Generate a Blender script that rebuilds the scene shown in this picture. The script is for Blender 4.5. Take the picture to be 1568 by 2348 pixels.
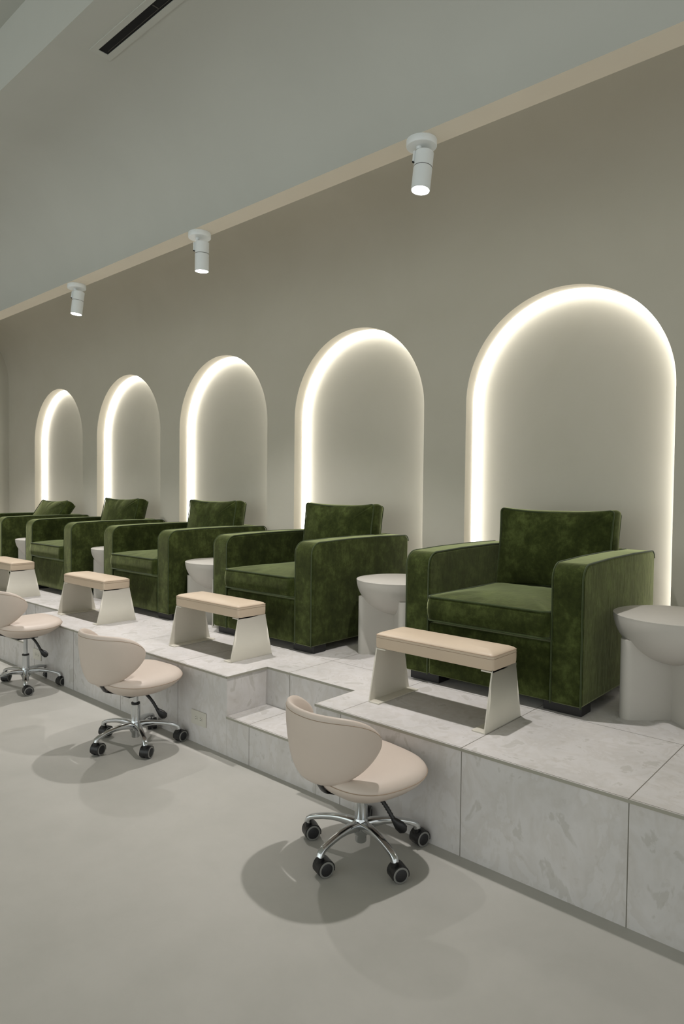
import bpy, bmesh, math, random
from mathutils import Vector, Matrix
random.seed(7)
PI = math.pi
for o in list(bpy.data.objects):
    bpy.data.objects.remove(o)
SC = bpy.context.scene
COL = SC.collection

# ---------------------------------------------------------------- camera
CAMH = 1.324
cam_d = bpy.data.cameras.new('camera')
cam = bpy.data.objects.new('camera', cam_d)
COL.objects.link(cam)
yaw, pitch, roll, FPX = 0.8434354, -0.0299840, 0.0111188, 1526.436
f = Vector((-math.cos(yaw)*math.cos(pitch), math.sin(yaw)*math.cos(pitch), math.sin(pitch)))
r = f.cross(Vector((0, 0, 1))).normalized()
u = r.cross(f)
r2 = r*math.cos(roll) + u*math.sin(roll)
u2 = -r*math.sin(roll) + u*math.cos(roll)
m = Matrix((r2, u2, -f)).transposed().to_4x4()
m.translation = Vector((0, 0, CAMH))
cam.matrix_world = m
cam_d.sensor_fit = 'HORIZONTAL'
cam_d.sensor_width = 36
cam_d.lens = 36*FPX/1568
cam_d.clip_start = 0.05
SC.camera = cam

# ---------------------------------------------------------------- world and exposure
SC.view_settings.view_transform = 'Standard'
SC.view_settings.look = 'None'
SC.view_settings.gamma = 1
SC.view_settings.use_curve_mapping = False
SC.view_settings.exposure = 0.9
w = bpy.data.worlds.new('world'); SC.world = w
w.use_nodes = True
bg = w.node_tree.nodes['Background']
bg.inputs[0].default_value = (0.97, 1.0, 0.98, 1)
bg.inputs[1].default_value = 0.50
SPOT_W = 58.0
SPOT_COL = (1.0, 0.965, 0.945)
LED_E = 3.9
LED_COL = (1.0, 0.965, 0.92)
LENS_E = 12.0

# added area light: cool daylight fill from behind the camera, no window built
wd = bpy.data.lights.new('daylight_fill', 'AREA'); wd.shape = 'RECTANGLE'
wd.size, wd.size_y = 4.5, 2.4; wd.energy = 11; wd.color = (0.86, 1.0, 0.92)
wo = bpy.data.objects.new('daylight_fill', wd); COL.objects.link(wo)
wo.location = (-3.2, -3.3, 1.75); wo.rotation_euler = (math.radians(84), 0, 0)

# layout (metres; x along the wall, y into the wall, z up)
YW = 3.62          # niche wall
Y0 = 2.082         # platform riser
YN = 2.350         # back of the step notches
ZP = 0.400
XL, XR = -9.07, 4.2
YF = -3.6
DN = 1.5264        # niche pitch
XN0 = -1.592       # nearest visible niche
HW = 0.6057
ZT = 2.490
TP, TX = 0.589, -0.670

# ---------------------------------------------------------------- materials
def lin(c):
    return tuple(((x/255)/12.92 if x/255 <= .04045 else ((x/255+.055)/1.055)**2.4) for x in c) + (1,)

class NT:
    def __init__(s, name):
        s.m = bpy.data.materials.new(name); s.m.use_nodes = True
        s.t = s.m.node_tree; s.b = s.t.nodes['Principled BSDF']
        s.pos = None
    def n(s, k, **kw):
        x = s.t.nodes.new(k)
        for a, v in kw.items(): setattr(x, a, v)
        return x
    def l(s, a, b): s.t.links.new(a, b)
    def P(s):
        if s.pos is None:
            s.pos = s.n('ShaderNodeTexCoord').outputs['Object']
        return s.pos
    def noise(s, scale, detail=4, rough=.55, vec=None, dist=0):
        x = s.n('ShaderNodeTexNoise'); x.inputs['Scale'].default_value = scale
        x.inputs['Detail'].default_value = detail; x.inputs['Roughness'].default_value = rough
        x.inputs['Distortion'].default_value = dist
        s.l(vec or s.P(), x.inputs['Vector']); return x.outputs['Fac']
    def mapped(s, sc):
        x = s.n('ShaderNodeMapping'); x.inputs['Scale'].default_value = sc
        s.l(s.P(), x.inputs['Vector']); return x.outputs['Vector']
    def ramp(s, fac, stops):
        x = s.n('ShaderNodeValToRGB'); s.l(fac, x.inputs[0])
        e = x.color_ramp.elements
        while len(e) < len(stops): e.new(.5)
        for i, (p, c) in enumerate(stops): e[i].position = p; e[i].color = c
        return x.outputs[0]
    def mix(s, fac, a, b, blend='MIX'):
        x = s.n('ShaderNodeMix'); x.data_type = 'RGBA'; x.blend_type = blend
        for v, i in ((fac, 0), (a, 6), (b, 7)):
            if hasattr(v, 'default_value'): s.l(v, x.inputs[i])
            else: x.inputs[i].default_value = v
        return x.outputs[2]
    def math(s, op, a, b=None, c=None):
        x = s.n('ShaderNodeMath', operation=op)
        for i, v in enumerate((a, b, c)):
            if v is None: continue
            if hasattr(v, 'default_value'): s.l(v, x.inputs[i])
            else: x.inputs[i].default_value = v
        return x.outputs[0]
    def base(s, c):
        if hasattr(c, 'default_value'): s.l(c, s.b.inputs['Base Color'])
        else: s.b.inputs['Base Color'].default_value = c
    def set(s, **kw):
        for k, v in kw.items(): s.b.inputs[k.replace('_', ' ')].default_value = v
    def bump(s, h, strength=.2, dist=.01):
        x = s.n('ShaderNodeBump'); x.inputs['Strength'].default_value = strength
        x.inputs['Distance'].default_value = dist
        s.l(h, x.inputs['Height']); s.l(x.outputs[0], s.b.inputs['Normal'])

def simple(name, rgb, rough=.5, metal=0, var=0.0, vs=8, **kw):
    t = NT(name)
    c = lin(rgb)
    if var:
        nz = t.noise(vs)
        d = tuple(max(0, x*(1-var)) for x in c[:3])+(1,)
        e = tuple(min(1, x*(1+var)) for x in c[:3])+(1,)
        t.base(t.ramp(nz, [(.3, d), (.7, e)]))
    else: t.base(c)
    t.set(Roughness=rough, Metallic=metal, **kw)
    return t.m

def plaster(name, c0, c1):
    t = NT(name)
    n1 = t.noise(1.3, 5, .6, dist=.4); n2 = t.noise(60, 3)
    t.base(t.ramp(n1, [(.3, lin(c0)), (.7, lin(c1))]))
    t.set(Roughness=.88, Specular_IOR_Level=.25)
    t.bump(n2, .05, .002)
    return t.m
M = {}
M['wall'] = plaster('wall_plaster', (196, 192, 178), (202, 198, 185))
M['ceil'] = plaster('ceiling_plaster', (186, 187, 180), (191, 192, 185))
M['trim'] = plaster('soffit_plaster', (226, 217, 200), (230, 222, 206))
M['reveal'] = plaster('reveal_plaster_led_glow', (214, 207, 190), (218, 211, 195))  # lighter than the wall: LED glow on the reveal is put into the colour

def concrete():
    t = NT('microcement_floor')
    n1 = t.noise(.9, 6, .6, dist=.8); n2 = t.noise(5, 5, .6); n3 = t.noise(120, 2)
    c = t.ramp(n1, [(.3, lin((170, 168, 161))), (.72, lin((184, 181, 174)))])
    t.base(t.mix(.35, c, t.ramp(n2, [(.3, lin((166, 164, 156))), (.7, lin((184, 181, 174)))])))
    t.set(Roughness=.55, Specular_IOR_Level=.35)
    t.bump(n3, .04, .002)
    return t.m
M['floor'] = concrete()

def tile(name):
    t = NT(name)
    sep = t.n('ShaderNodeSeparateXYZ'); t.l(t.P(), sep.inputs[0])
    nrm = t.n('ShaderNodeNewGeometry')
    sn = t.n('ShaderNodeSeparateXYZ'); t.l(nrm.outputs['Normal'], sn.inputs[0])
    def line(coord, off, wdt=.0016):
        a = t.math('SUBTRACT', coord, off)
        b = t.math('DIVIDE', a, TP)
        fr = t.math('FRACT', b)
        d = t.math('ABSOLUTE', t.math('SUBTRACT', fr, .5))
        return t.math('GREATER_THAN', d, .5-wdt/TP)
    lx = line(sep.outputs[0], TX)
    ly = line(sep.outputs[1], Y0+.002)
    up = t.math('GREATER_THAN', t.math('ABSOLUTE', sn.outputs[2]), .5)
    fx = t.math('LESS_THAN', t.math('ABSOLUTE', sn.outputs[0]), .5)
    grid = t.math('MAXIMUM', t.math('MULTIPLY', lx, fx), t.math('MULTIPLY', ly, up))
    n1 = t.noise(2.2, 5, .6, dist=.6)
    n2 = t.noise(9, 4, .6, vec=t.mapped((1, 1, .6)), dist=.5)
    c = t.ramp(n1, [(.3, lin((196, 193, 190))), (.7, lin((216, 212, 210)))])
    blot = t.ramp(n2, [(.40, (1, 1, 1, 1)), (.44, (.93, .92, .90, 1)), (.56, (1, 1, 1, 1)), (.60, (1, 1, 1, 1)), (.63, (.86, .855, .83, 1))])
    n3 = t.noise(26, 3, .5)
    fleck = t.ramp(n3, [(.62, (1, 1, 1, 1)), (.68, (.9, .89, .87, 1))])
    c = t.mix(1, c, blot, 'MULTIPLY'); c = t.mix(.6, c, fleck, 'MULTIPLY')
    c = t.mix(grid, c, lin((112, 108, 98)))
    t.base(c); t.set(Roughness=.6, Specular_IOR_Level=.3)
    return t.m
M['tile'] = tile('stone_tile')
M['edge'] = simple('edge_trim', (158, 155, 142), .5)

def velvet():
    t = NT('green_velvet')
    n1 = t.noise(9, 8, .74, dist=.15); n2 = t.noise(40, 6, .65, vec=t.mapped((1.6, 1.6, .6)))
    c = t.ramp(n1, [(.32, lin((32, 38, 14))), (.5, lin((50, 58, 25))), (.68, lin((78, 88, 46)))])
    c2 = t.ramp(n2, [(.35, (.78, .78, .78, 1)), (.65, (1.0, 1.0, 1.0, 1))])
    t.base(t.mix(1, c, c2, 'MULTIPLY'))
    t.set(Roughness=.95, Specular_IOR_Level=.1, Sheen_Weight=1.0, Sheen_Roughness=.34)
    t.b.inputs['Sheen Tint'].default_value = (.72, .78, .42, 1)
    w2 = t.noise(14, 3, .5, vec=t.mapped((2.2, 2.2, .8)), dist=.6)
    t.bump(w2, .12, .010)
    return t.m
M['velvet'] = velvet()
M['piping'] = simple('velvet_piping', (54, 65, 34), .95, Specular_IOR_Level=.1, Sheen_Weight=.25)
M['foot'] = simple('black_foot', (22, 22, 22), .5)

def leather(name, rgb):
    t = NT(name)
    n = t.noise(220, 3, .5); n1 = t.noise(4)
    c = lin(rgb); d = tuple(x*.95 for x in c[:3])+(1,)
    t.base(t.ramp(n1, [(.3, d), (.7, c)]))
    t.set(Roughness=.42, Specular_IOR_Level=.4)
    t.bump(n, .08, .001)
    return t.m
M['leather'] = leather('tan_vinyl', (200, 182, 160))
M['stool'] = leather('cream_vinyl', (206, 192, 180))
M['seam'] = simple('seam_thread', (160, 140, 120), .8)
M['steel'] = simple('cream_powder_coat', (212, 207, 194), .45, var=.02)
M['stone'] = simple('white_cast_stone', (184, 180, 172), .6, var=.03, vs=5)
M['chrome'] = simple('chrome', (205, 208, 210), .12, 1)
M['black'] = simple('black_plastic', (20, 20, 21), .38)
M['rubber'] = simple('black_rubber', (28, 28, 30), .55)
M['tread'] = simple('grey_tread', (120, 120, 116), .45)
M['white'] = simple('white_enamel', (232, 236, 236), .35)
M['dark'] = simple('dark_recess', (3, 3, 4), .9)
M['outlet'] = simple('outlet_plastic', (205, 201, 190), .4)
M['slot'] = simple('outlet_slot', (70, 66, 60), .6)
M['logo'] = simple('moulded_mark', (90, 120, 112), .5)
def emis(name, col, e):
    t = NT(name); t.base((.8, .8, .8, 1))
    t.b.inputs['Emission Color'].default_value = col+(1,)
    t.b.inputs['Emission Strength'].default_value = e
    return t.m
M['led'] = emis('led_diffuser', LED_COL, LED_E)
M['lens'] = emis('spotlight_lens', (1, .97, .94), LENS_E)

# ---------------------------------------------------------------- helpers
def mesh(name, V, F, mat=None, parent=None, smooth=True, loc=None):
    me = bpy.data.meshes.new(name)
    me.from_pydata([tuple(v) for v in V], [], F)
    bm = bmesh.new(); bm.from_mesh(me)
    bmesh.ops.remove_doubles(bm, verts=bm.verts, dist=1e-5)
    bmesh.ops.recalc_face_normals(bm, faces=bm.faces)
    bm.to_mesh(me); bm.free()
    me.polygons.foreach_set('use_smooth', [smooth]*len(me.polygons))
    o = bpy.data.objects.new(name, me); COL.objects.link(o)
    if mat: me.materials.append(mat)
    if parent is not None: o.parent = parent
    if loc is not None: o.location = loc
    return o

class Geo:
    def __init__(s): s.V = []; s.F = []
    def add(s, V, F):
        k = len(s.V); s.V += [Vector(v) for v in V]; s.F += [[i+k for i in fa] for fa in F]; return s
    def box(s, a, b):
        x0, y0, z0 = a; x1, y1, z1 = b
        V = [(x0,y0,z0),(x1,y0,z0),(x1,y1,z0),(x0,y1,z0),(x0,y0,z1),(x1,y0,z1),(x1,y1,z1),(x0,y1,z1)]
        return s.add(V, [(0,3,2,1),(4,5,6,7),(0,1,5,4),(1,2,6,5),(2,3,7,6),(3,0,4,7)])
    def cyl(s, p, q, r0, r1=None, n=24, cap=True):
        p = Vector(p); q = Vector(q); r1 = r0 if r1 is None else r1
        ax = (q-p).normalized()
        t = Vector((1,0,0)) if abs(ax.x) < .8 else Vector((0,1,0))
        a = ax.cross(t).normalized(); b = ax.cross(a)
        V = []
        for c, rr in ((p, r0), (q, r1)):
            for i in range(n):
                th = 2*PI*i/n; V.append(c+a*rr*math.cos(th)+b*rr*math.sin(th))
        F = [(i, (i+1) % n, n+(i+1) % n, n+i) for i in range(n)]
        if cap: F += [list(range(n))[::-1], list(range(n, 2*n))]
        return s.add(V, F)
    def lathe(s, prof, n=40, c=(0,0,0), axis='z'):
        V = []; F = []
        for (rr, z) in prof:
            for i in range(n):
                th = 2*PI*i/n; x, y = rr*math.cos(th), rr*math.sin(th)
                if axis == 'z': V.append((c[0]+x, c[1]+y, c[2]+z))
                elif axis == 'x': V.append((c[0]+z, c[1]+x, c[2]+y))
                else: V.append((c[0]+x, c[1]+z, c[2]+y))
        for j in range(len(prof)-1):
            for i in range(n):
                F.append((j*n+i, j*n+(i+1) % n, (j+1)*n+(i+1) % n, (j+1)*n+i))
        if prof[0][0] > 1e-6: F.append(list(range(n))[::-1])
        if prof[-1][0] > 1e-6: F.append([(len(prof)-1)*n+i for i in range(n)])
        return s.add(V, F)
    def tube(s, pts, rad, n=8, closed=False):
        pts = [Vector(p) for p in pts]; N = len(pts)
        V = []; F = []
        prev = None
        for i, p in enumerate(pts):
            if closed: d = pts[(i+1) % N]-pts[i-1]
            else: d = pts[min(i+1, N-1)]-pts[max(i-1, 0)]
            d.normalize()
            if prev is None:
                t = Vector((0,0,1)) if abs(d.z) < .9 else Vector((1,0,0))
                a = d.cross(t).normalized()
            else:
                a = (prev-d*prev.dot(d)).normalized()
            prev = a; b = d.cross(a)
            rr = rad[i] if isinstance(rad, (list, tuple)) else rad
            ra, rb = rr if isinstance(rr, tuple) else (rr, rr)
            for k in range(n):
                th = 2*PI*k/n; V.append(p+a*ra*math.cos(th)+b*rb*math.sin(th))
        for j in range(N if closed else N-1):
            jj = (j+1) % N
            for k in range(n):
                F.append((j*n+k, j*n+(k+1) % n, jj*n+(k+1) % n, jj*n+k))
        if not closed: F += [list(range(n))[::-1], [(N-1)*n+k for k in range(n)]]
        return s.add(V, F)
    def prism(s, poly, x0, x1, plane='yz'):
        n = len(poly)
        def P(a, b, x):
            return (x, a, b) if plane == 'yz' else ((a, x, b) if plane == 'xz' else (a, b, x))
        V = [P(a, b, x0) for a, b in poly]+[P(a, b, x1) for a, b in poly]
        F = [list(range(n))[::-1], list(range(n, 2*n))]+[(i, (i+1) % n, n+(i+1) % n, n+i) for i in range(n)]
        return s.add(V, F)
    def build(s, name, mat, parent=None, smooth=True, bevel=0, seg=3, loc=None, sharp=35):
        o = mesh(name, s.V, s.F, mat, parent, smooth, loc)
        if bevel:
            b = o.modifiers.new('bevel', 'BEVEL'); b.width = bevel; b.segments = seg
            b.limit_method = 'ANGLE'; b.angle_limit = math.radians(30); b.harden_normals = True
        elif smooth:
            o.data.set_sharp_from_angle(angle=math.radians(sharp))
        return o

def tag(o, label, cat, group=None):
    o['label'] = label; o['category'] = cat
    if group: o['group'] = group
    return o
def struct(o, label, cat='structure'):
    o['kind'] = 'structure'; o['label'] = label; o['category'] = cat
    return o
def thing(name, label, cat, loc, group=None, rz=0):
    o = bpy.data.objects.new(name, None); COL.objects.link(o)
    o.empty_display_size = .1; o.location = loc; o.rotation_euler = (0, 0, rz)
    return tag(o, label, cat, group)
def dup(root, loc, label, rz=0):
    r_ = root.copy(); COL.objects.link(r_); r_.location = loc; r_.rotation_euler = (0, 0, rz)
    r_['label'] = label
    for ch in list(root.children):
        c = ch.copy(); COL.objects.link(c); c.parent = r_
        for g in list(ch.children):
            d = g.copy(); COL.objects.link(d); d.parent = c
    return r_

# ================================================================ setting
def arch_pts(x0, hw, zt, z0, n=48):
    zc = zt-hw
    P = [(x0-hw, z0+(zc-z0)*i/6) for i in range(6)]
    P += [(x0-hw*math.cos(PI*i/n), zc+hw*math.sin(PI*i/n)) for i in range(n+1)]
    P += [(x0+hw, zc-(zc-z0)*i/6) for i in range(1, 7)]
    return P

ZW = 2.56
TOPX = [XL, XR]
def superell(t, n=2.5):
    c, s_ = math.cos(t), math.sin(t)
    return (math.copysign(abs(c)**(2/n), c), abs(s_)**(2/n))

# wall with arched openings
W = Geo()
niches = [XN0-DN*i for i in range(-1, 5)]
for x0 in niches:
    hw, zt, z0 = HW, ZT, ZP-.02
    zc = zt-hw; L, R_ = x0-DN/2, x0+DN/2; T = ZW
    angs = sorted(set([PI*i/64 for i in range(65)] + [math.atan2(T-zc, DN/2), PI-math.atan2(T-zc, DN/2)]))
    inner = []; outer = []
    inner.append((R_-DN/2+hw, z0)); outer.append((R_, z0))
    for a in angs:
        c, s_ = math.cos(a), math.sin(a)
        inner.append((x0+hw*c, zc+hw*s_))
        k = min((DN/2)/abs(c) if abs(c) > 1e-9 else 1e9, (T-zc)/s_ if s_ > 1e-9 else 1e9)
        outer.append((x0+k*c, zc+k*s_))
    inner.append((x0-hw, z0)); outer.append((L, z0))
    TOPX += [a for a, b in outer if abs(b-T) < 1e-6] + [L, R_]
    n = len(inner)
    V = [(a, YW, b) for a, b in inner]+[(a, YW, b) for a, b in outer]
    W.add(V, [(i, i+1, n+i+1, n+i) for i in range(n-1)])
xa, xb = niches[-1]-DN/2, niches[0]+DN/2
W.add([(XL, YW, 0), (xa, YW, 0), (xa, YW, ZW), (XL, YW, ZW)], [(0, 1, 2, 3)])
W.add([(xb, YW, 0), (XR, YW, 0), (XR, YW, ZW), (xb, YW, ZW)], [(0, 1, 2, 3)])
# vault that curves from the wall over to the soffit strip
YS1, YS0, ZS, ZV = 2.443, 2.322, 2.83, 3.33
yc = (YW+YS1)/2; a_ = (YW-YS1)/2
NV = 56
pp = [(0.0, 0.0)]
for i in range(NV):
    q = (i+.5)/NV; th = PI/2*(q*q*(3-2*q))
    pp.append((pp[-1][0]+math.sin(th)/NV, pp[-1][1]+math.cos(th)/NV))
kz = .84/pp[-1][1]
prof = [(YW-a*kz, ZW+b*kz) for a, b in pp]
yt, zt_ = prof[-1]
prof += [(YS1+(yt-YS1)*(1-math.sin(t)), ZS+(zt_-ZS)*math.cos(t)) for t in [PI/2*i/20 for i in range(1, 21)]]
def sheet(G, prof, x0, x1, xs=None):
    n = len(prof)
    V = []
    if xs is None: xs = [x0, x1]
    out = []
    for x in sorted(xs):
        if not out or x-out[-1] > 1e-4: out.append(x)
    nx = len(out)-1
    for x in out: V += [(x, a, b) for a, b in prof]
    F = []
    for j in range(nx):
        F += [(j*n+i, j*n+i+1, (j+1)*n+i+1, (j+1)*n+i) for i in range(n-1)]
    G.add(V, F)
sheet(W, prof, XL, XR, TOPX)
wall = W.build('wall_back', M['wall'])
wall.data.set_sharp_from_angle(angle=math.radians(60))
struct(wall, 'greige plaster wall with a row of arched niches, curving over at the top', 'wall')

# niches: reveal, LED band, back panel
YR, YB = 3.707, 3.762
for i, x0 in enumerate(niches):
    ap = arch_pts(x0, HW, ZT, ZP-.02)
    n = len(ap)
    G = Geo()
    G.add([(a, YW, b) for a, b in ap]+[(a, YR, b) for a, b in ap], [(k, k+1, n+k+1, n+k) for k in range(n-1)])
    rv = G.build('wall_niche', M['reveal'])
    where = ['beyond the nearest armchair, outside the frame', 'behind the nearest armchair', 'behind the second armchair', 'behind the third armchair',
             'behind the fourth armchair', 'behind the farthest armchair'][i]
    struct(rv, 'arched wall niche ' + where, 'niche')
    # back panel
    G = Geo()
    c = (x0, YB, 1.4)
    V = [(x0, YB, ZP-.02)]+[(a, YB, b) for a, b in ap]
    G.add(V, [(0, k, k+1) for k in range(1, n)])
    G.build('back_panel', M['wall'], rv, smooth=False)
    G = Geo()
    ap2 = arch_pts(x0, HW-.012, ZT-.012, ZP-.02)
    sec = [(ap, YR), (ap2, YR+.006), (ap2, YB-.010), (ap, YB)]
    V = []
    for pts_, yy in sec: V += [(a, yy, b) for a, b in pts_]
    F = []
    for q in range(3): F += [(q*n+k, q*n+k+1, (q+1)*n+k+1, (q+1)*n+k) for k in range(n-1)]
    G.add(V, F)
    G.build('light_strip', M['led'], rv)

# soffit strip
G = Geo(); G.box((XL, YS0, ZS), (XR, YS1, ZS+.02))
struct(G.build('trim_1', M['trim'], smooth=False), 'flat pale soffit strip carrying the ceiling spotlights', 'trim')
# main ceiling with cove
ya = 1.72; ZC = 3.35; YE = 1.408; ZH = 3.66
prof = [(YS0, ZS)]
for i in range(1, 25):
    t = PI/2*i/24; c, s_ = superell(t, 2.0)
    prof.append((ya+(YS0-ya)*c, ZS+(ZC-ZS)*s_))
prof += [(YE, ZC)]
G = Geo(); sheet(G, prof, XL, XR)
G.add([(XL, YE, ZC), (XR, YE, ZC), (XR, YE, ZH), (XL, YE, ZH)], [(0, 1, 2, 3)])
G.add([(XL, YE, ZH), (XR, YE, ZH), (XR, YF, ZH), (XL, YF, ZH)], [(0, 1, 2, 3)])
o = G.build('ceiling', M['ceil']); o.data.set_sharp_from_angle(angle=math.radians(50))
struct(o, 'grey plaster ceiling curving down to the soffit strip', 'ceiling')
# end wall (left) and floor
G = Geo(); G.box((XL-.1, YF, 0), (XL, YW+.2, ZH+.1))
struct(G.build('wall_left', M['wall'], smooth=False), 'plain plaster end wall beyond the farthest armchair', 'wall')
G = Geo(); G.box((XL, YF, -.1), (XR, YW+.2, 0))
struct(G.build('floor', M['floor'], smooth=False), 'smooth grey microcement floor', 'floor')

# platform with step notches
NP = 2.945
notch = [(-2.608+NP*k, -1.990+NP*k) for k in (1, 0, -1, -2)]
notch.sort()
LIP = .011
def outline(off=0.0):
    P = [(XL, YW), (XL, Y0-off)]
    for a, b in notch:
        P += [(a+off, Y0-off), (a+off, YN-off), (b-off, YN-off), (b-off, Y0-off)]
    P += [(XR, Y0-off), (XR, YW)]
    return P
def poly_slab(G, z0, z1, off):
    xs = [XL]
    # strips: behind notches, and front blocks
    G.box((XL, YN-off, z0), (XR, YW+.02, z1))
    cur = XL
    for a, b in notch:
        G.box((cur, Y0-off, z0), (a+off, YN-off, z1)); cur = b-off
    G.box((cur, Y0-off, z0), (XR, YN-off, z1))
def poly_slab2(G, z0, z1, off):
    P = outline(off); n = len(P)
    yb_ = YN-off
    G.add([(XL, yb_, z1), (XR, yb_, z1), (XR, YW+.2, z1), (XL, YW+.2, z1)], [(0, 1, 2, 3)])
    cur = XL
    for a, b in notch+[(XR, XR)]:
        e = a+off if a < XR else XR
        G.add([(cur, Y0-off, z1), (e, Y0-off, z1), (e, yb_, z1), (cur, yb_, z1)], [(0, 1, 2, 3)]); cur = b-off
    V = [(x, y, z0) for x, y in P]+[(x, y, z1) for x, y in P]
    G.add(V, [(i, i+1, n+i+1, n+i) for i in range(n-1)])
G = Geo(); poly_slab2(G, 0, ZP-LIP, 0); poly_slab2(G, ZP-LIP, ZP, .004)
P0 = outline(0); P1 = outline(.004); n = len(P0)
G.add([(x, y, ZP-LIP) for x, y in P0]+[(x, y, ZP-LIP) for x, y in P1], [(i, i+1, n+i+1, n+i) for i in range(n-1)])
# drop the hidden inner cap
pf = G.build('platform', M['tile'], smooth=False)
struct(pf, 'raised pedicure platform clad in pale grey stone tile', 'platform')
G = Geo()
Pe = outline(.0055)
for i in range(1, len(Pe)-2):
    (x0, y0), (x1, y1) = Pe[i], Pe[i+1]
    lo = (min(x0, x1)-.0005, min(y0, y1)-.0005, ZP-LIP); hi = (max(x0, x1)+.0005, max(y0, y1)+.0005, ZP-.0006)
    G.box(lo, hi)
G.build('edge_strip', M['edge'], pf, smooth=False)
for k, (a, b) in enumerate(notch):
    G = Geo(); G.box((a+.001, Y0, 0), (b-.001, YN-.001, .2-LIP)); G.box((a+.001, Y0-.004, .2-LIP), (b-.001, YN-.001, .2))
    s_ = G.build('trim_%d' % (k+2), M['tile'], smooth=False)
    nm = ['behind the farthest stools, out of frame', 'at the far left, beside the farthest stool', 'set between the first and second footrests', 'outside the frame on the right'][k]
    struct(s_, 'pale stone step let into the platform ' + nm, 'step')
    G = Geo(); G.box((a+.001, Y0-.0055, .2-LIP), (b-.001, Y0-.004, .1994))
    G.build('edge_strip', M['edge'], s_, smooth=False)

# ================================================================ armchair
def rr_outline(w, d, r, n=6, bow=0.0, per=7):
    """rounded rectangle, edges bowed inwards by bow at their middle"""
    cs = [(w/2-r, d/2-r, 0), (-w/2+r, d/2-r, PI/2), (-w/2+r, -d/2+r, PI), (w/2-r, -d/2+r, 1.5*PI)]
    P = []
    for k, (cx, cy, a0) in enumerate(cs):
        for i in range(n+1):
            a = a0+PI/2*i/n; P.append((cx+r*math.cos(a), cy+r*math.sin(a)))
        nx = cs[(k+1) % 4]
        p = P[-1]; a = nx[2]; q = (nx[0]+r*math.cos(a), nx[1]+r*math.sin(a))
        for i in range(1, per):
            t = i/per; P.append((p[0]+(q[0]-p[0])*t, p[1]+(q[1]-p[1])*t))
    out = []
    for x, y in P:
        fx = 1-(x/(w/2))**2; fy = 1-(y/(d/2))**2
        X = x-math.copysign(bow*.35*max(0, fy), x)*(abs(x)/(w/2))**6 if True else x
        Y = y-math.copysign(bow*max(0, fx), y)*(abs(y)/(d/2))**6
        out.append((X, Y))
    return out
def cushion(G, w, d, t, crown, r=.03, bow=0, bulge=.008, xf=None, wob=0):
    O = rr_outline(w, d, r, bow=bow, per=26 if wob else 7)
    n = len(O); rings = []
    def ring(s_, z, infl=0):
        R = []
        for (x, y) in O:
            L = math.hypot(x, y) or 1
            R.append((x*s_+x/L*infl, y*s_+y/L*infl, z))
        return R
    S = [0, .12, .25, .4, .55, .7, .82, .91, .97]
    for s_ in S: rings.append(ring(s_, -t/2-crown*(1-s_**2.6)))
    rings.append(ring(1, -t/2))
    for k in range(1, 6): rings.append(ring(1, -t/2+t*k/6, bulge*math.sin(PI*k/6)))
    rings.append(ring(1, t/2))
    for s_ in S[::-1]: rings.append(ring(s_, t/2+crown*(1-s_**2.6)))
    V = []
    for R in rings: V += R
    if wob:
        V2 = []
        for j, R in enumerate(rings):
            jj = min(j, len(rings)-1-j)
            s_ = S[jj] if jj < len(S) else 1
            am = wob*.62*max(0, (s_-.45)/.5)*(1 if s_ < 1 else .35)
            for i, (x, y, z) in enumerate(R):
                ph = i*2*PI/n*n/9.3+1.7*math.sin(i*.31)+.8*math.sin(i*.113)
                V2.append((x, y, z+(1 if j > len(rings)/2 else -1)*am*math.sin(ph)*(.5+.5*math.sin(i*.071+1))))
        V = V2
        V = [(x, y, z+wob*math.sin(7*x+3*y)*math.sin(9*y-2*x)) for x, y, z in V]
    F = []
    for j in range(len(rings)-1):
        F += [(j*n+i, j*n+(i+1) % n, (j+1)*n+(i+1) % n, (j+1)*n+i) for i in range(n)]
    if xf: V = [xf @ Vector(v) for v in V]
    G.add(V, F)
    e1 = [Vector((x, y, t/2)) for x, y in O]; e0 = [Vector((x, y, -t/2)) for x, y in O]
    if xf: e1 = [xf @ v for v in e1]; e0 = [xf @ v for v in e0]
    return e0, e1

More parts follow.
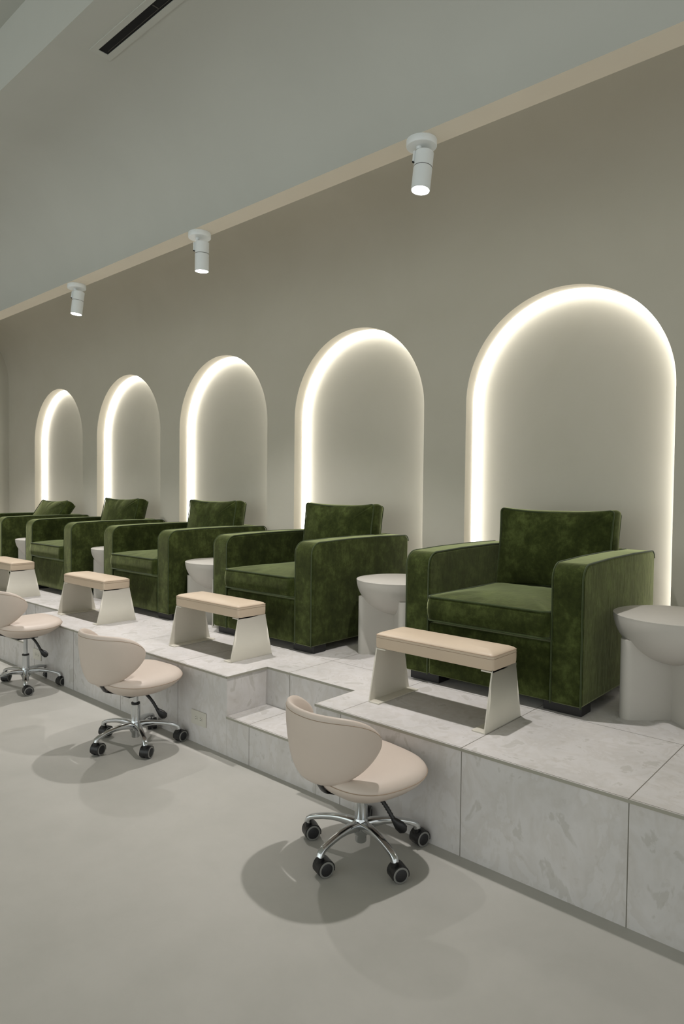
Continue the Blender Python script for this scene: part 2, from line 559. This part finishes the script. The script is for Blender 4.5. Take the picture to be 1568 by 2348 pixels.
AW, AD, AH, AT, AB = .447, .915, .645, .138, .045
def arm_profile(off=0):
    rf, rb = .07, .04
    y0, y1, z0, z1 = -off, AD+off, AB, AH+off
    P = [(y0, z0)]
    for i in range(9):
        a = PI-PI/2*i/8; P.append((y0+rf+rf*math.cos(a), z1-.008-rf+rf*math.sin(a)))
    P += [(.3, z1), (.6, z1+.003)]
    for i in range(7):
        a = PI/2-PI/2*i/6; P.append((y1-rb+rb*math.cos(a), z1-rb+rb*math.sin(a)))
    P.append((y1, z0))
    return P
def make_armchair(loc, label):
    t = thing('armchair', label, 'armchair', loc, 'green velvet armchairs along the platform')
    for sx in (-1, 1):
        xa, xb = sorted((sx*AW, sx*(AW-AT)))
        a = Geo().prism(arm_profile(), xa, xb).build('arm', M['velvet'], t, bevel=.014, seg=4)
        # welt piping on inner and outer edge, running up the front and along the top
        g = Geo()
        for xx in (xa+.004, xb-.004):
            pr = [p for p in arm_profile(.0015)][:-1]
            pr = [(max(p[0], 0.0-.0015), p[1]) for p in pr]
            pts = []
            for i in range(len(pr)-1):
                (ya_, za), (yb_, zb) = pr[i], pr[i+1]
                k = 8 if i == 0 else (4 if abs(yb_-ya_) > .1 else 1)
                for q in range(k): pts.append((xx, ya_+(yb_-ya_)*q/k, za+(zb-za)*q/k))
            pts.append((xx,)+tuple(pr[-1]))
            g.tube([(p[0], p[1]+.0022, p[2]-.0022) for p in pts], .0035, 6)
        g.build('piping', M['piping'], a)
    # back frame
    Geo().box((-AW+AT-.002, AD-.16, AB), (AW-AT+.002, AD-.002, AH+.004)).build('backrest', M['velvet'], t, bevel=.03, seg=5)
    # front panel / base deck
    Geo().box((-AW+AT-.001, .006, AB), (AW-AT+.001, AD-.15, .298)).build('front_panel', M['velvet'], t, bevel=.012, seg=3)
    # seat cushion
    sw = 2*(AW-AT)-.006
    g = Geo(); xf = Matrix.Translation((0, .325, .372))
    e0, e1 = cushion(g, sw, .70, .112, .028, r=.035, bow=.004, bulge=.010, xf=xf, wob=.002)
    sc = g.build('seat_cushion', M['velvet'], t)
    sc.data.set_sharp_from_angle(angle=math.radians(80))
    g = Geo(); g.tube(e0, .0042, 6, True); g.tube(e1, .0042, 6, True); g.build('piping', M['piping'], sc)
    # back cushion (outline in xz, thickness along y, leaning back a little)
    g = Geo()
    xf = Matrix.Translation((0, .0, .2125)) @ Matrix.Rotation(math.radians(90), 4, 'X')
    e0, e1 = cushion(g, sw+.012, .425, .100, .040, r=.022, bow=.020, bulge=.016, xf=xf, wob=.006)
    bc = g.build('back_cushion', M['velvet'], t, loc=(0, .715, .418))
    bc.rotation_euler = (math.radians(-6), 0, 0)
    bc.data.set_sharp_from_angle(angle=math.radians(80))
    g = Geo(); g.tube(e0, .0042, 6, True); g.tube(e1, .0042, 6, True); g.build('piping', M['piping'], bc)
    for sx in (-1, 1):
        for y in (.035, AD-.13):
            xa, xb = sorted((sx*(AW-.012), sx*(AW-.18)))
            Geo().box((xa, y, 0), (xb, y+.1, AB+.002)).build('foot', M['foot'], t, bevel=.003, seg=2)
    return t
YCH = 2.675
ac = make_armchair((-1.505, YCH, ZP), 'nearest and largest-looking green velvet armchair, behind the nearest tan footrest')
for (x, lab), lean in zip(((-3.050, 'green velvet armchair second from the camera, behind the footrest left of the stone step'),
               (-4.452, 'green velvet armchair third from the camera, in the middle of the row'),
               (-5.885, 'green velvet armchair fourth from the camera, between the third and the cropped one'),
               (-7.330, 'farthest green velvet armchair, cut off by the left edge of the photo')), (7, 8, 14, 34)):
    a = dup(ac, (x, YCH, ZP), lab)
    for ch in a.children:
        if ch.name.startswith('back_cushion'):
            ch.rotation_euler = (math.radians(-lean), 0, 0); ch.location.y -= (lean-7)*.0062

# ================================================================ side table
def make_table(loc, label, rz=0):
    t = thing('side_table', label, 'side table', loc, 'white stone side tables between the armchairs', rz)
    RT, H, DP = .246, .429, .205
    pr = [(0, H-DP)]
    for i in range(1, 25):
        a = PI/2*i/24
        pr.append((RT*math.sin(a)**1.0, H-.004-(DP-.004)*math.cos(a)**1.05))
    pr += [(RT+.0005, H-.002), (RT-.003, H), (0, H)]
    Geo().lathe(pr, 72).build('table_top', M['stone'], t, sharp=40)
    th, L = .034, .234
    for k in range(2):
        g = Geo()
        # rounded-end slab seen from above; its top rises into the bowl
        P = []
        for i in range(11):
            a = -PI/2+PI*i/10; P.append((L-th+th*math.cos(a), th*math.sin(a)))
        for i in range(11):
            a = PI/2+PI*i/10; P.append((-L+th+th*math.cos(a), th*math.sin(a)))
        if k: P = [(-b, a) for a, b in P]
        g.prism(P, 0, H-.10, 'xy')
        g.build('base_slab', M['stone'], t, sharp=30)
    return t
tb = make_table((-.787, 2.985, ZP), 'white stone side table at the right edge of the photo, beside the nearest armchair', math.radians(45))
for x, y, lab in ((-2.285, 3.070, 'white stone side table between the nearest and second armchairs'),
                  (-3.751, 2.935, 'white stone side table between the second and third armchairs'),
                  (-5.168, 2.985, 'white stone side table between the third and fourth armchairs'),
                  (-6.605, 2.955, 'farthest white stone side table, a sliver beside the fourth armchair')):
    dup(tb, (x, y, ZP), lab, math.radians(45))

# ================================================================ footrest
def make_footrest(loc, label):
    t = thing('footrest', label, 'footrest', loc, 'tan padded footrests in front of the armchairs')
    L = .585; zc0, zc1 = .232, .292
    g = Geo(); xf = Matrix.Translation((0, 0, (zc0+zc1)/2))
    O = rr_outline(L, .203, .014, n=4, bow=0)
    n = len(O)
    rings = [(0, zc0), (.9, zc0), (.985, zc0+.003), (1, zc0+.012), (1.004, zc0+.03), (1, zc1-.004), (.99, zc1), (.93, zc1+.006), (.8, zc1+.0115), (.55, zc1+.016), (.25, zc1+.018), (0, zc1+.018)]
    V = []
    for s_, z in rings:
        for (x, y) in O:
            V.append((x*(1-(1-s_)*(.203/L if s_ > .5 else 1)) if s_ > .5 else x*(s_/.5)*(1-.5*.203/L), y*s_, z))
    F = []
    for j in range(len(rings)-1):
        F += [(j*n+i, j*n+(i+1) % n, (j+1)*n+(i+1) % n, (j+1)*n+i) for i in range(n)]
    g.add(V, F)
    pad = g.build('cushion', M['leather'], t, sharp=60)
    g = Geo()
    g.tube([(x*.999, y*.999, zc1-.0005) for x, y in O], .0016, 5, True)
    g.tube([(x*1.003, y*1.003, zc1-.012) for x, y in O], .0009, 4, True)
    g.build('seam', M['seam'], pad)
    th = .006
    for sx in (-1, 1):
        xo = sx*(L/2-.004); xi = sx*(L/2-.004-th)
        g = Geo()
        xa, xb = sorted((xo, xi))
        g.prism([(-.149, th*.5), (.149, th*.5), (.098, zc0), (-.098, zc0)], xa, xb)
        xf0 = sx*(L/2-.062)
        a, b = sorted((xo, xf0))
        g.box((a, -.149, 0), (b, .149, th))
        a, b = sorted((xo, sx*(L/2-.055)))
        g.box((a, -.098, zc0-th), (b, .098, zc0))
        g.build('leg', M['steel'], t, bevel=.0015, seg=2)
    return t
ft = make_footrest((-1.552, 2.405, ZP), 'nearest tan padded footrest on cream steel legs, in front of the nearest armchair')
for x, lab in ((-3.085, 'second tan padded footrest, just left of the stone step'),
               (-4.515, 'third tan padded footrest, in front of the third armchair'),
               (-6.040, 'farthest tan padded footrest, cut off by the left edge of the photo')):
    dup(ft, (x, 2.405 if x < -2 else 2.405, ZP), lab)

# ================================================================ pedicure stool
def make_caster(t, x, y, ang, yawc):
    """twin-wheel caster; stem at x,y"""
    c, s_ = math.cos(yawc), math.sin(yawc)
    R = Matrix.Translation((x, y, 0)) @ Matrix.Rotation(yawc, 4, 'Z')
    wr = .0295; off = .014
    g = Geo()
    g.cyl((0, 0, .045), (0, 0, .072), .0125, n=16)
    # hood
    pr = []
    for i in range(13):
        a = math.radians(-15+215*i/12); pr.append((off+ (wr+.0025)*math.cos(a), wr+(wr+.0025)*math.sin(a)))
    pr2 = [(off+(wr-.004)*math.cos(math.radians(-15+215*(12-i)/12)), wr+(wr-.004)*math.sin(math.radians(-15+215*(12-i)/12))) for i in range(13)]
    g2 = Geo(); g2.prism(pr+pr2, -.0235, .0235, 'xz')
    g.V += g2.V; g.F += [[i+len(g.V)-len(g2.V) for i in fa] for fa in g2.F]
    g.box((off-.02, -.004, .012), (off+.02, .004, .05))
    g.V = [R @ v for v in g.V]
    cs = g.build('caster', M['black'], t, sharp=40)
    for sy in (-1, 1):
        w0, w1 = sorted((sy*.005, sy*.0245))
        def wheel(prof): 
            gg = Geo().lathe(prof, 32, (off, 0, wr), 'y'); gg.V = [R @ v for v in gg.V]; return gg
        s0 = sy
        wheel([(0, s0*.005), (wr-.002, s0*.005), (wr, s0*.008), (wr, s0*.021), (wr-.0015, s0*.0238)]).build('wheel', M['rubber'], cs)
        wheel([(wr-.0015, s0*.0238), (wr-.004, s0*.0252), (wr-.0075, s0*.0252), (wr-.008, s0*.0238)]).build('tread_ring', M['tread'], cs)
        wheel([(wr-.0078, s0*.0240), (wr-.012, s0*.0262), (0, s0*.0268)]).build('hub_cap', M['rubber'], cs)

def make_stool(loc, label, dz, a0, yaws, rz=0):
    a0 -= rz
    """dz: seat height offset"""
    t = thing('pedicure_stool', label, 'stool', loc, 'cream rolling stools on the floor', rz)
    ZSM = .318+dz                       # seam height of the seat
    HX, HY = .215, .198
    # --- seat
    N = 72
    def seat_out(th):
        c, s_ = math.cos(th), math.sin(th)
        n = 3.2
        x = HX*math.copysign(abs(c)**(2/n), c); y = HY*math.copysign(abs(s_)**(2/n), s_)
        x *= (1+.04*(y/HY))            # slightly broader in front
        return x, y
    O = [seat_out(2*PI*i/N) for i in range(N)]
    def zs(x, y):                       # saddle: edge dips at the sides, rises front
        return .012*(y/HY)**2*(1 if y > 0 else .2) - .010*(x/HX)**2*(1-(y/HY)**2)
    rings = [(0, -.075), (.3, -.075), (.55, -.070), (.72, -.058), (.86, -.040), (.95, -.022), (.99, -.010), (1, -.001), (1, .001),
             (.985, .010), (.95, .019), (.88, .027), (.75, .033), (.55, .036), (.3, .036), (0, .036)]
    V = []
    for s_, z in rings:
        for x, y in O:
            yy = y*s_
            zz = z
            if z < 0: zz = z*(1-.40*max(0, y/HY)**2*s_)
            V.append((x*s_, yy, ZSM+zz+zs(x*s_, yy)))
    F = []
    for j in range(len(rings)-1):
        F += [(j*N+i, j*N+(i+1) % N, (j+1)*N+(i+1) % N, (j+1)*N+i) for i in range(N)]
    seat = Geo().add(V, F).build('seat', M['stool'], t, sharp=75)
    g = Geo()
    g.tube([(x*1.001, y*1.001, ZSM+zs(x, y)) for x, y in O], .0016, 5, True)
    g.build('seam', M['seam'], seat)
    # --- backrest: wraps round the rear of the seat
    Cx, Cy = -.030, -.045
    NT_, NP_ = 44, 20
    ztop = .573+dz
    V = []
    def bp(tt):
        ang = -PI/2+tt*math.radians(88)
        n = 2.2
        c, s_ = math.cos(ang), math.sin(ang)
        return (.193*math.copysign(abs(c)**(2/n), c), .196*math.copysign(abs(s_)**(2/n), s_))
    for j in range(NT_+1):
        tt = -1+2*j/NT_
        tt = math.copysign(1-(1-abs(tt))**1.5, tt)
        at = min(1, abs(tt))
        zt_ = ztop-.004*at**2-.030*at**6
        zb_ = ztop-.262+.082*at**2.2
        mid = (zt_+zb_)/2
        hh = (zt_-zb_)/2*(max(0, 1-at**4.6))**.5+.001
        x, y = bp(tt)
        L = math.hypot(x, y)
        nx, ny = x/L, y/L
        thk = .018*(max(0, 1-at**6))**.5+.001
        for k in range(NP_):
            ph = 2*PI*k/NP_
            cz = math.copysign(abs(math.sin(ph))**.8, math.sin(ph)); cr = math.copysign(abs(math.cos(ph))**.7, math.cos(ph))
            z = mid+hh*cz
            h_ = z-(ztop-.13)
            lean = 1+.50*h_-(4.2*h_*h_ if h_ < 0 else 0)
            V.append((Cx+x*lean+nx*thk*cr, Cy+y*lean+ny*thk*cr, z))
    F = []
    for j in range(NT_):
        F += [(j*NP_+k, j*NP_+(k+1) % NP_, (j+1)*NP_+(k+1) % NP_, (j+1)*NP_+k) for k in range(NP_)]
    F += [list(range(NP_))[::-1], [NT_*NP_+k for k in range(NP_)]]
    br = Geo().add(V, F).build('backrest', M['stool'], t, sharp=80)
    # seam of the backrest on its top rim
    pts = []
    for j in range(2, NT_-1):
        p = Vector(V[j*NP_+3]); pts.append(p)
    Geo().tube(pts, .0013, 4).build('seam', M['seam'], br)
    # --- mechanism
    g = Geo(); g.box((-.055, -.075, ZSM-.092), (.055, .06, ZSM-.066))
    g.tube([(0, -.05, ZSM-.072), (0, -.12, ZSM-.066), (0, -.175, ZSM-.045), (0, -.198, ZSM-.01), (0, -.204, ZSM+.04)], [(.022, .004)]*5, 8)
    g.build('mechanism', M['black'], t, bevel=.003, seg=2)
    # --- lever with ribbed sleeve and paddle
    zb = ZSM-.078
    A = Vector((.05, .01, zb)); B = Vector((.125, .045, zb-.085)); Cc = Vector((.150, .070, zb-.120))
    g = Geo()
    pts = []; rad = []
    for i in range(25):
        q = i/24; p = A.lerp(B, q); p.z += .012*math.sin(q*PI); pts.append(p); rad.append(.0088 if i % 2 else .0068)
    g.tube(pts, rad, 8)
    lv = g.build('lever', M['black'], t, sharp=80)
    d = (Cc-B).normalized()
    g = Geo(); g.tube([B-d*.004, B+d*.012, B+d*.03, Cc, Cc+d*.010], [(.008, .008), (.012, .014), (.012, .020), (.011, .019), (.004, .008)], 12)
    pd = g.build('paddle', M['black'], lv)
    # --- column
    zt = .214 + dz*.0
    zin = ZSM-.085
    if dz < .01: zt = ZSM-.095
    g = Geo().lathe([(.0235, .088), (.0235, zt-.002), (.0215, zt)], 32)
    col_ = g.build('column', M['chrome'], t, sharp=40)
    Geo().lathe([(.0225, zt), (.0225, zt+.007), (.016, zt+.009)], 32).build('collar', M['black'], col_)
    Geo().cyl((0, 0, zt-.01), (0, 0, zin), .0135, n=24).build('gas_lift', M['chrome'], t, sharp=40)
    Geo().lathe([(.0, .040), (.019, .040), (.0205, .043), (.0205, .062), (.024, .066), (.033, .085), (.030, .112), (.0238, .128)], 32).build('hub', M['chrome'], t, sharp=45)
    # --- five arms with casters
    for k in range(5):
        a = a0+2*PI*k/5
        c, s_ = math.cos(a), math.sin(a)
        def pr(rr, z): return Vector((rr*c, rr*s_, z))
        path = [(.018, .103), (.05, .108), (.085, .110), (.12, .1075), (.155, .1015), (.185, .094), (.204, .0875), (.2145, .080), (.217, .068)]
        sec = [(.019, .018), (.0175, .016), (.015, .0125), (.0135, .0105), (.0125, .0095), (.012, .009), (.012, .0095), (.0125, .011), (.0125, .0125)]
        g = Geo()
        # rounded-box section swept along the path
        pts = [pr(*p) for p in path]; V = []; side = Vector((-s_, c, 0)); n = 16
        for i, p in enumerate(pts):
            dd = (pts[min(i+1, len(pts)-1)]-pts[max(i-1, 0)]).normalized()
            upv = side.cross(dd).normalized()
            for q in range(n):
                th = 2*PI*q/n+PI/n; cc, ss = math.cos(th), math.sin(th)
                V.append(p+side*sec[i][0]*math.copysign(abs(cc)**.6, cc)+upv*sec[i][1]*math.copysign(abs(ss)**.6, ss))
        F = []
        for j in range(len(pts)-1):
            F += [(j*n+q, j*n+(q+1) % n, (j+1)*n+(q+1) % n, (j+1)*n+q) for q in range(n)]
        F += [list(range(n))[::-1], [(len(pts)-1)*n+q for q in range(n)]]
        g.add(V, F); g.build('leg', M['chrome'], t, sharp=60)
        make_caster(t, .217*c, .217*s_, a, math.radians(yaws[k])-rz)
    return t
make_stool((-1.545, 1.860, 0), 'nearest cream rolling stool, lowest of the three, in front of the stone step', 0.0, math.radians(-90), [70, 62, 75, 120, 62], math.radians(-9))
make_stool((-3.072, 1.855, 0), 'middle cream rolling stool, beside the wall outlet on the platform riser', .042, math.radians(-91), [110, 118, 95, 150, 100], math.radians(3))
make_stool((-4.505, 1.900, 0), 'farthest cream rolling stool, raised highest, cut off by the left edge', .104, math.radians(-95), [112, 80, 95, 60, 130])

# ================================================================ outlets
def make_outlet(x, label):
    t = thing('wall_outlet', label, 'outlet', (x, Y0, .137), 'outlets in the platform riser')
    Geo().box((-.062, -.007, -.037), (.062, -.0005, .037)).build('cover_plate', M['outlet'], t, bevel=.002, seg=2)
    for sx in (-1, 1):
        g = Geo().prism([(sx*.0195+.0165*math.cos(2*PI*i/24), .0145*math.sin(2*PI*i/24)) for i in range(24)], -.0085, -.006, 'xz')
        so = g.build('socket', M['outlet'], t, smooth=False)
        g = Geo()
        for dzz in (-.006, .006): g.box((sx*.0195-.004, -.0092, dzz-.001), (sx*.0195+.004, -.0084, dzz+.001))
        g.cyl((sx*.0195+.010, -.0092, 0), (sx*.0195+.010, -.0084, 0), .0022, n=10)
        g.build('contact_slots', M['slot'], so, smooth=False)
    return t
o1 = make_outlet(-2.833, 'cream duplex outlet on the riser left of the step, right of the middle stool')
dup(o1, (-4.737, Y0, .145), 'cream duplex outlet half hidden behind the lever of the farthest stool')

# ================================================================ spotlights
spot_data = bpy.data.lights.new('spotlight_beam', 'SPOT')
spot_data.energy = SPOT_W; spot_data.color = SPOT_COL; spot_data.spot_size = math.radians(112)
spot_data.spot_blend = .72; spot_data.shadow_soft_size = .028
def make_spot(x, y, tilt, label, stem=(-.006, -.01)):
    """tilt: (dx, dy) lean of the beam"""
    t = thing('ceiling_spotlight', label, 'spotlight', (x, y, ZS), 'white spotlights on the soffit strip')
    cano = Geo().lathe([(0, 0), (.0645, 0), (.0655, -.002), (.0655, -.026), (.0635, -.029), (0, -.029)], 48).build('canopy', M['white'], t, sharp=40)
    Geo().cyl((.045, -.0495, -.012), (.042, -.0465, -.012), .006, n=12).build('screw', M['white'], cano)
    d = Vector((tilt[0], tilt[1], -1)).normalized()
    top = Vector((.006, .014, -.048)); L = .168; R = .0405
    sx, sy = stem
    g = Geo(); g.cyl((sx, sy, -.029), (sx, sy, -.040), .012, n=16); g.cyl((sx, sy, -.038), (sx, sy, -.058), .0078, n=14)
    g.box((sx-.004, sy-R*.62-.004, -.10), (sx+.004, sy-R*.62+.004, -.052)) if False else None
    g.build('stem', M['white'], t, sharp=40)
    rot = Vector((0, 0, -1)).rotation_difference(d).to_matrix()
    def tr(G_): G_.V = [top+rot @ v for v in G_.V]; return G_
    bd = tr(Geo().lathe([(0, 0), (R-.004, 0), (R, -.004), (R, -.066), (R-.001, -.067), (R-.001, -.069), (R, -.070), (R, -L), (R-.003, -L), (R-.003, -L+.012), (0, -L+.012)], 48)).build('housing', M['white'], t, sharp=35)
    tr(Geo().lathe([(R+.0003, -.0672), (R+.0003, -.0688)], 48)).build('joint_ring', M['slot'], bd)
    tr(Geo().lathe([(0, -L+.002), (R-.0035, -L+.002)], 48)).build('lens', M['lens'], t)
    # bracket slot on the side that faces the room
    tr(Geo().box((-.030, -R-.001, -.052), (-.022, -R+.012, -.004))).build('bracket', M['white'], bd, bevel=.0015, seg=2)
    tr(Geo().box((-.029, -R-.0018, -.056), (-.023, -R+.008, -.051))).build('pivot', M['dark'], bd)
    lo = bpy.data.objects.new('beam', spot_data); COL.objects.link(lo); lo.parent = t
    lo.location = top+d*(L+.004)
    lo.rotation_euler = Vector((0, 0, -1)).rotation_difference(d).to_euler()
    return t
make_spot(-1.682, 2.375, (-.02, -.13), 'nearest white ceiling spotlight, upper right, angled slightly to the camera')
make_spot(-3.262, 2.382, (-.05, .03), 'middle white ceiling spotlight of the three on the soffit strip')
make_spot(-4.775, 2.392, (-.05, -.10), 'farthest white ceiling spotlight, above the second and third small niches')
for x in (-6.37, -7.90):  # unseen lamps carrying on the row, added for the room's brightness
    make_spot(x, 2.39, (0, -.03), 'white ceiling spotlight added beyond the left edge of the photo')

# ================================================================ slot diffuser
t = thing('slot_diffuser', 'long black linear air slot with a pale frame in the ceiling, upper left', 'air vent', (0, 0, ZC))
xa, xb = -2.935, -.6
ya0, ya1, fa0, fa1 = 1.574, 1.622, 1.547, 1.651
g = Geo()
zf = -.004
g.box((xa-.032, fa0, zf), (xb, ya0, .0)); g.box((xa-.032, ya1, zf), (xb, fa1, .0)); g.box((xa-.032, ya0, zf), (xa, ya1, 0))
g.build('frame', M['ceil'], t, smooth=False)
Geo().box((xa, ya0, -.0012), (xb, ya1, 0)).build('slot', M['dark'], t, smooth=False)
g = Geo(); g.box((xa+.02, ya1-.012, -.003), (xb, ya1-.0105, -.001)); g.box((-2.50, ya0+.006, -.003), (-2.494, ya1-.01, -.001))
g.build('blade', M['slot'], t, smooth=False)
